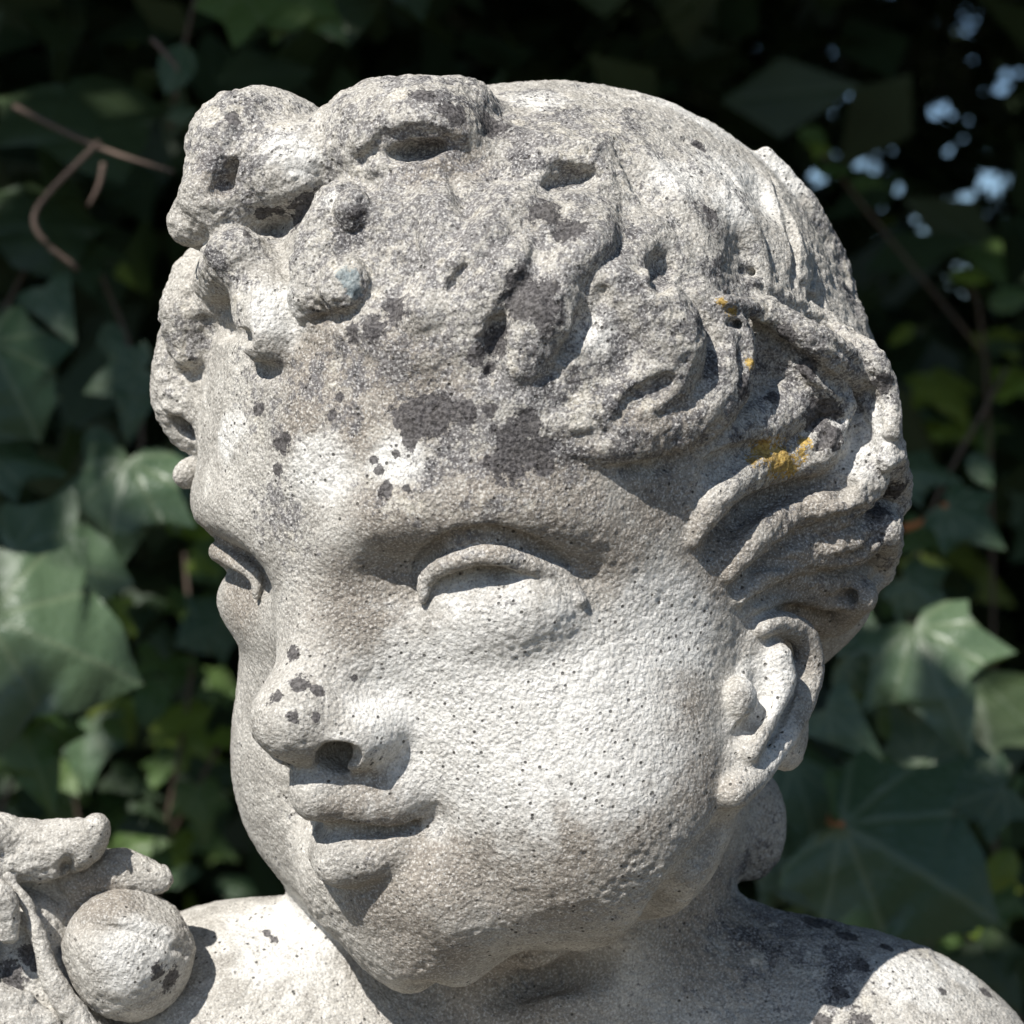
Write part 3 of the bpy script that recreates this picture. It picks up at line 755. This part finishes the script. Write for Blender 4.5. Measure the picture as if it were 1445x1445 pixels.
vine('ivy_plant','climbing ivy with glossy lobed leaves and orange stalks right of the stone neck','ivy',(1480,1500,2500),[
 (1188,1163,1500,235,-30,-14,-10,o(kind='maple',var=1,stalk=(1165,1150,1800))),(1120,1080,1700,115,-75,-10,10,o(kind='oval',var=0)),(1090,1060,2000,115,-18,-30,0,o(kind='tri',var=1)),
 (1165,1000,1900,110,-42,-10,-4,o(kind='tri',var=0)),(1185,925,2100,125,12,-16,-8,o(kind='ivy',var=1)),(1290,880,1900,190,-66,-20,-16,o(kind='ivy',var=1)),
 (1300,1080,2000,140,62,-12,-14,o(kind='ivy',var=2)),(1420,1110,1800,115,-160,-18,-10,o(kind='ivy',var=0)),(1100,1200,1900,120,-52,-20,8,o(kind='ivy',var=1)),
 (1270,660,2500,85,-8,-34,-6,o(kind='ivy',var=1)),(1335,712,2300,100,-38,-22,-4,o(kind='ivy',var=0,stalk=(1276,745,2450))),(1280,752,2500,75,-18,-30,4,o(kind='tri',var=2,mat=MID)),
 (1275,815,2500,90,-40,-14,-8,o(kind='ivy',var=1)),(1370,640,2700,55,-60,-20,0,o(kind='oval',var=0)),(1290,1110,1900,60,-60,-10,0,o(kind='oval',var=0,mat=YOUNG)),
 (1290,1070,2200,50,80,-10,0,o(kind='oval',var=1,mat=YOUNG)),(1430,1200,2400,70,-120,-10,0,o(kind='oval',var=1,mat=YOUNG)),(1400,1250,2600,90,-90,-25,0,o(kind='ivy',var=1,mat=MID)),
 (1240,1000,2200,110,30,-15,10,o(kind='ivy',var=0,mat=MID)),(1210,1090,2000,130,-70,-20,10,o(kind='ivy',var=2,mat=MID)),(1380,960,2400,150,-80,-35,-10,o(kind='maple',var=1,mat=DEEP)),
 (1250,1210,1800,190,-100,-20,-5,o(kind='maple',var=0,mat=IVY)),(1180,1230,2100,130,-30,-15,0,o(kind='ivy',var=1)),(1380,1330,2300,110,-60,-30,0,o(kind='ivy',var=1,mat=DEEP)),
 ],[[(1480,1500,2500),(1330,1250,2600),(1290,1000,2700),(1300,760,2800),(1420,520,3000)],[(1330,1250,2600),(1170,1140,2500),(1080,1030,2800)]])
vine('hanging_vine','pale narrow leaf and broad green leaves hanging above the left of the statue','vine',(300,-90,2900),[
 (262,62,2500,80,-112,-20,14,o(kind='oval',var=0)),(330,-30,2500,150,-25,-35,0,o(kind='maple',var=2,mat=MID)),(400,-20,2500,120,-40,-30,-10,o(kind='ivy',var=1,mat=MID)),
 (560,-50,2800,110,-70,-40,0,o(kind='ivy',var=0,mat=DEEP)),(235,165,2700,45,20,-20,0,o(kind='oval',var=1)),(470,-40,2900,130,-80,-40,0,o(kind='maple',var=0,mat=DEEP))],
 [[(300,-90,2900),(270,20,2800),(250,120,2800),(240,180,2900)],[(300,-90,2900),(420,-60,2800),(560,-70,2900)]])
# young yellow-green shoots lower left and at the far right
yl=[];R.seed(5)
for x,y,sz,mt in [(270,790,50,YOUNG),(100,935,60,YOUNG),(120,960,40,YOUNG),(300,1000,95,YOUNG),(270,1010,70,YOUNG),(325,960,60,MID),(60,1080,90,MID),(30,1110,110,MID),(110,1075,50,YOUNG),(165,1170,90,MID),(210,1190,80,MID),(190,860,60,YOUNG),(240,1060,70,MID),(140,760,40,YOUNG),(200,930,80,MID),(255,930,60,MID),(60,1010,80,DEEP),(160,1090,80,DEEP),(300,1080,80,DEEP),(230,880,60,DEEP),(90,700,30,YOUNG),(330,880,50,MID),(150,1010,50,MID)]:
    yl.append((x,y,R.uniform(2900,3900),sz,R.uniform(-160,20),R.uniform(-60,-15),R.uniform(-40,40),o(kind=R.choice(['ivy','oval','tri']),var=R.randrange(3),mat=mt)))
for k in range(70):
    x,y=R.uniform(-20,345),R.uniform(700,1240)
    if R.random()<.35: y=R.uniform(960,1240)
    yl.append((x,y,R.uniform(3000,5200),R.uniform(35,100),R.uniform(-170,20),R.uniform(-70,-10),R.uniform(-45,45),o(kind=R.choice(['ivy','oval','tri','maple']),var=R.randrange(3),mat=R.choice([YOUNG,MID,MID,DEEP,IVY]))))
vine('young_shrub','low bush with small yellow-green leaves between the ivy and the stone cheek','shrub',(200,1500,3400),yl,
 [[(200,1500,3400),(230,1200,3500),(270,950,3500),(260,780,3600)],[(200,1500,3400),(110,1150,3500),(80,950,3400)],[(230,1200,3500),(310,1050,3400)]])
yr=[]
for x,y,sz,mt in [(1340,385,60,YOUNG),(1395,430,60,MID),(1420,520,60,YOUNG),(1290,460,45,YOUNG),(1400,1290,60,YOUNG),(1420,1240,60,YOUNG),(1370,1310,70,MID),(1330,1290,60,MID),(1130,180,50,MID),(1150,240,60,MID),(1210,250,50,MID),(1160,200,40,YOUNG)]:
    yr.append((x,y,R.uniform(4200,5200),sz,R.uniform(-160,20),R.uniform(-60,-15),R.uniform(-40,40),o(kind=R.choice(['ivy','oval']),var=R.randrange(3),mat=mt)))
for k in range(46):
    x,y=R.uniform(1080,1460),R.uniform(330,1340)
    yr.append((x,y,R.uniform(4200,6200),R.uniform(40,110),R.uniform(-170,20),R.uniform(-70,-10),R.uniform(-45,45),o(kind=R.choice(['ivy','oval','tri','maple']),var=R.randrange(3),mat=R.choice([YOUNG,MID,DEEP,DEEP,IVY]))))
vine('young_tree','slender sapling with small bright leaves at the right behind the statue','sapling',(1400,2200,4700),yr,[[(1400,2200,4700),(1405,1250,4700),(1390,500,4800),(1340,380,4800)],[(1390,500,4800),(1250,330,4900),(1140,190,4900)]])
# dry twigs, upper left
def branch(label,paths):
    e=empty('dry_twig',W(*paths[0][0])); tag(e,label,'twig',None)
    for p in paths: tube_mesh('stem',[W(*q)-e.location for q in p],[.0019,.0016,.001][:len(p)] if len(p)<=3 else [.0018]*len(p),TWIG,e)
branch('pinkish dry twig lying level left of the bow of hair',[[(20,150,3100),(140,208,3000),(245,242,2900)]])
branch('brown hooked twig hanging in the dark at far left',[[(140,200,3000),(75,265,2950),(48,305,2900),(62,340,2900),(110,380,2950)]])
branch('short pale twig above the narrow hanging leaf',[[(215,55,2900),(240,82,2850),(252,100,2850)]])
branch('short brown twig beside the level twig',[[(146,230,3000),(140,260,3000),(125,290,3000)]])
# masses of leaves that nobody could count
def leaf_mass(name,pts,size,mat,label,cat,parent=None,seed=1):
    r=np.random.default_rng(seed); n=len(pts)
    a=r.normal(size=(n,3)); a/=np.linalg.norm(a,axis=1)[:,None]; b=np.cross(a,r.normal(size=(n,3))); b/=np.linalg.norm(b,axis=1)[:,None]; c=np.cross(a,b)
    s=(size*r.uniform(.6,1.3,n))[:,None]
    q=[pts-b*s*.5,pts+c*s*.32-b*s*.05+a*s*.06,pts+b*s*.6,pts-c*s*.32-b*s*.05+a*s*.06]
    Vv=np.stack(q,1).reshape(-1,3); me=bpy.data.meshes.new(name)
    me.vertices.add(n*4); me.vertices.foreach_set('co',Vv.astype(np.float32).ravel())
    me.loops.add(n*4); me.loops.foreach_set('vertex_index',np.arange(n*4,dtype=np.int32)); me.polygons.add(n); me.polygons.foreach_set('loop_start',np.arange(0,n*4,4,dtype=np.int32))
    me.update(); uv=me.uv_layers.new(name='UVMap'); uv.data.foreach_set('uv',np.tile(np.array([0,0,.32,.45,0,1,-.32,.45],np.float32),n))
    ob=link(name,me,mat,parent); ob['kind']='stuff'
    if label: tag(ob,label,cat)
    return ob
rg=np.random.default_rng(3)
def shell(n,y0,y1,hole):
    p=np.stack([rg.uniform(-1.6,1.6,n),rg.uniform(y0,y1,n),rg.uniform(-1.5,1.5,n)],1)
    d=p[:,1]+1; px=722.5+p[:,0]/d/U; py=722.5-p[:,2]/d/U
    k=np.ones(n,bool)
    if hole: k=rg.uniform(size=n)>hole(px,py)
    return p[k]
gap=lambda px,py: .95*np.clip(1.4-np.hypot((px-1320)/225,(py-180)/310),0,1)
H2=shell(36000,2.2,4.8,None); _d=H2[:,1]+1; _x=722.5+H2[:,0]/_d/U; _y=722.5-H2[:,2]/_d/U; H2=H2[(np.hypot((_x-1310)/230,(_y-190)/330)<1.1)]; print('gap leaves',len(H2))
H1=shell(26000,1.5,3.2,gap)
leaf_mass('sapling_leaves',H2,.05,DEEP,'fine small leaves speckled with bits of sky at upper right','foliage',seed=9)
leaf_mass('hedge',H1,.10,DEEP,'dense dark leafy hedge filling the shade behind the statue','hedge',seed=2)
# tree whose crown overhangs the planting
tree=empty('shade_tree',(1.9,3.6,-1.5)); tag(tree,'old tree with dark spreading crown, sky glinting through at upper right','tree')
tube_mesh('trunk',[(0,0,0),(.05,-.1,1.6),(-.2,-.5,3.0),(-.6,-1.2,4.2)],[.24,.19,.15,.09],BARK,tree,12)
tube_mesh('limb',[(-.1,-.3,2.4),(-.9,-1.0,3.2),(-1.8,-2.2,3.9)],[.11,.08,.04],BARK,tree,9)
tube_mesh('limb',[(0,0,2.2),(.5,-.1,3.0),(.6,-.6,4.0)],[.10,.08,.04],BARK,tree,9)
rc=np.random.default_rng(21); n=38000; pc=np.stack([rc.uniform(-4.5,4.5,n),rc.uniform(-1.2,6.5,n),rc.uniform(1.0,4.6,n)],1)
lim=np.array(SUN); # keep the statue in the sun: crown stays behind the light falling on it
front=(-pc[:,2]/SUN.z*SUN.y*-1)  # y of the ray through the origin at that height is -|.|
yray=SUN.y/SUN.z*pc[:,2]
ok=(pc[:,1]>yray+.42)&((pc[:,2]>1.15)|(pc[:,1]>.6))
pc=pc[ok]
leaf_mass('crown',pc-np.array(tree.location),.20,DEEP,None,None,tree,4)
# far wood and ground
far=np.stack([rg.uniform(-5,5,16000),rg.uniform(6.5,9,16000),rg.uniform(-1.5,4.5,16000)],1)
d=far[:,1]+1; fx=722.5+far[:,0]/d/U; fy_=722.5-far[:,2]/d/U
keep=rg.uniform(size=len(far))>.95*np.clip(1.4-np.hypot((fx-1310)/260,(fy_-160)/300),0,1)
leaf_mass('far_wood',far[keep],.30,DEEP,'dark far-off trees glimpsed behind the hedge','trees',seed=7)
me=bpy.data.meshes.new('ground'); me.from_pydata([(-200,-200,-1.5),(200,-200,-1.5),(200,200,-1.5),(-200,200,-1.5)],[],[(0,1,2,3)]); me.update()
tag(link('ground',me,SOIL),kind='structure')
print('done',time.time()-T0)
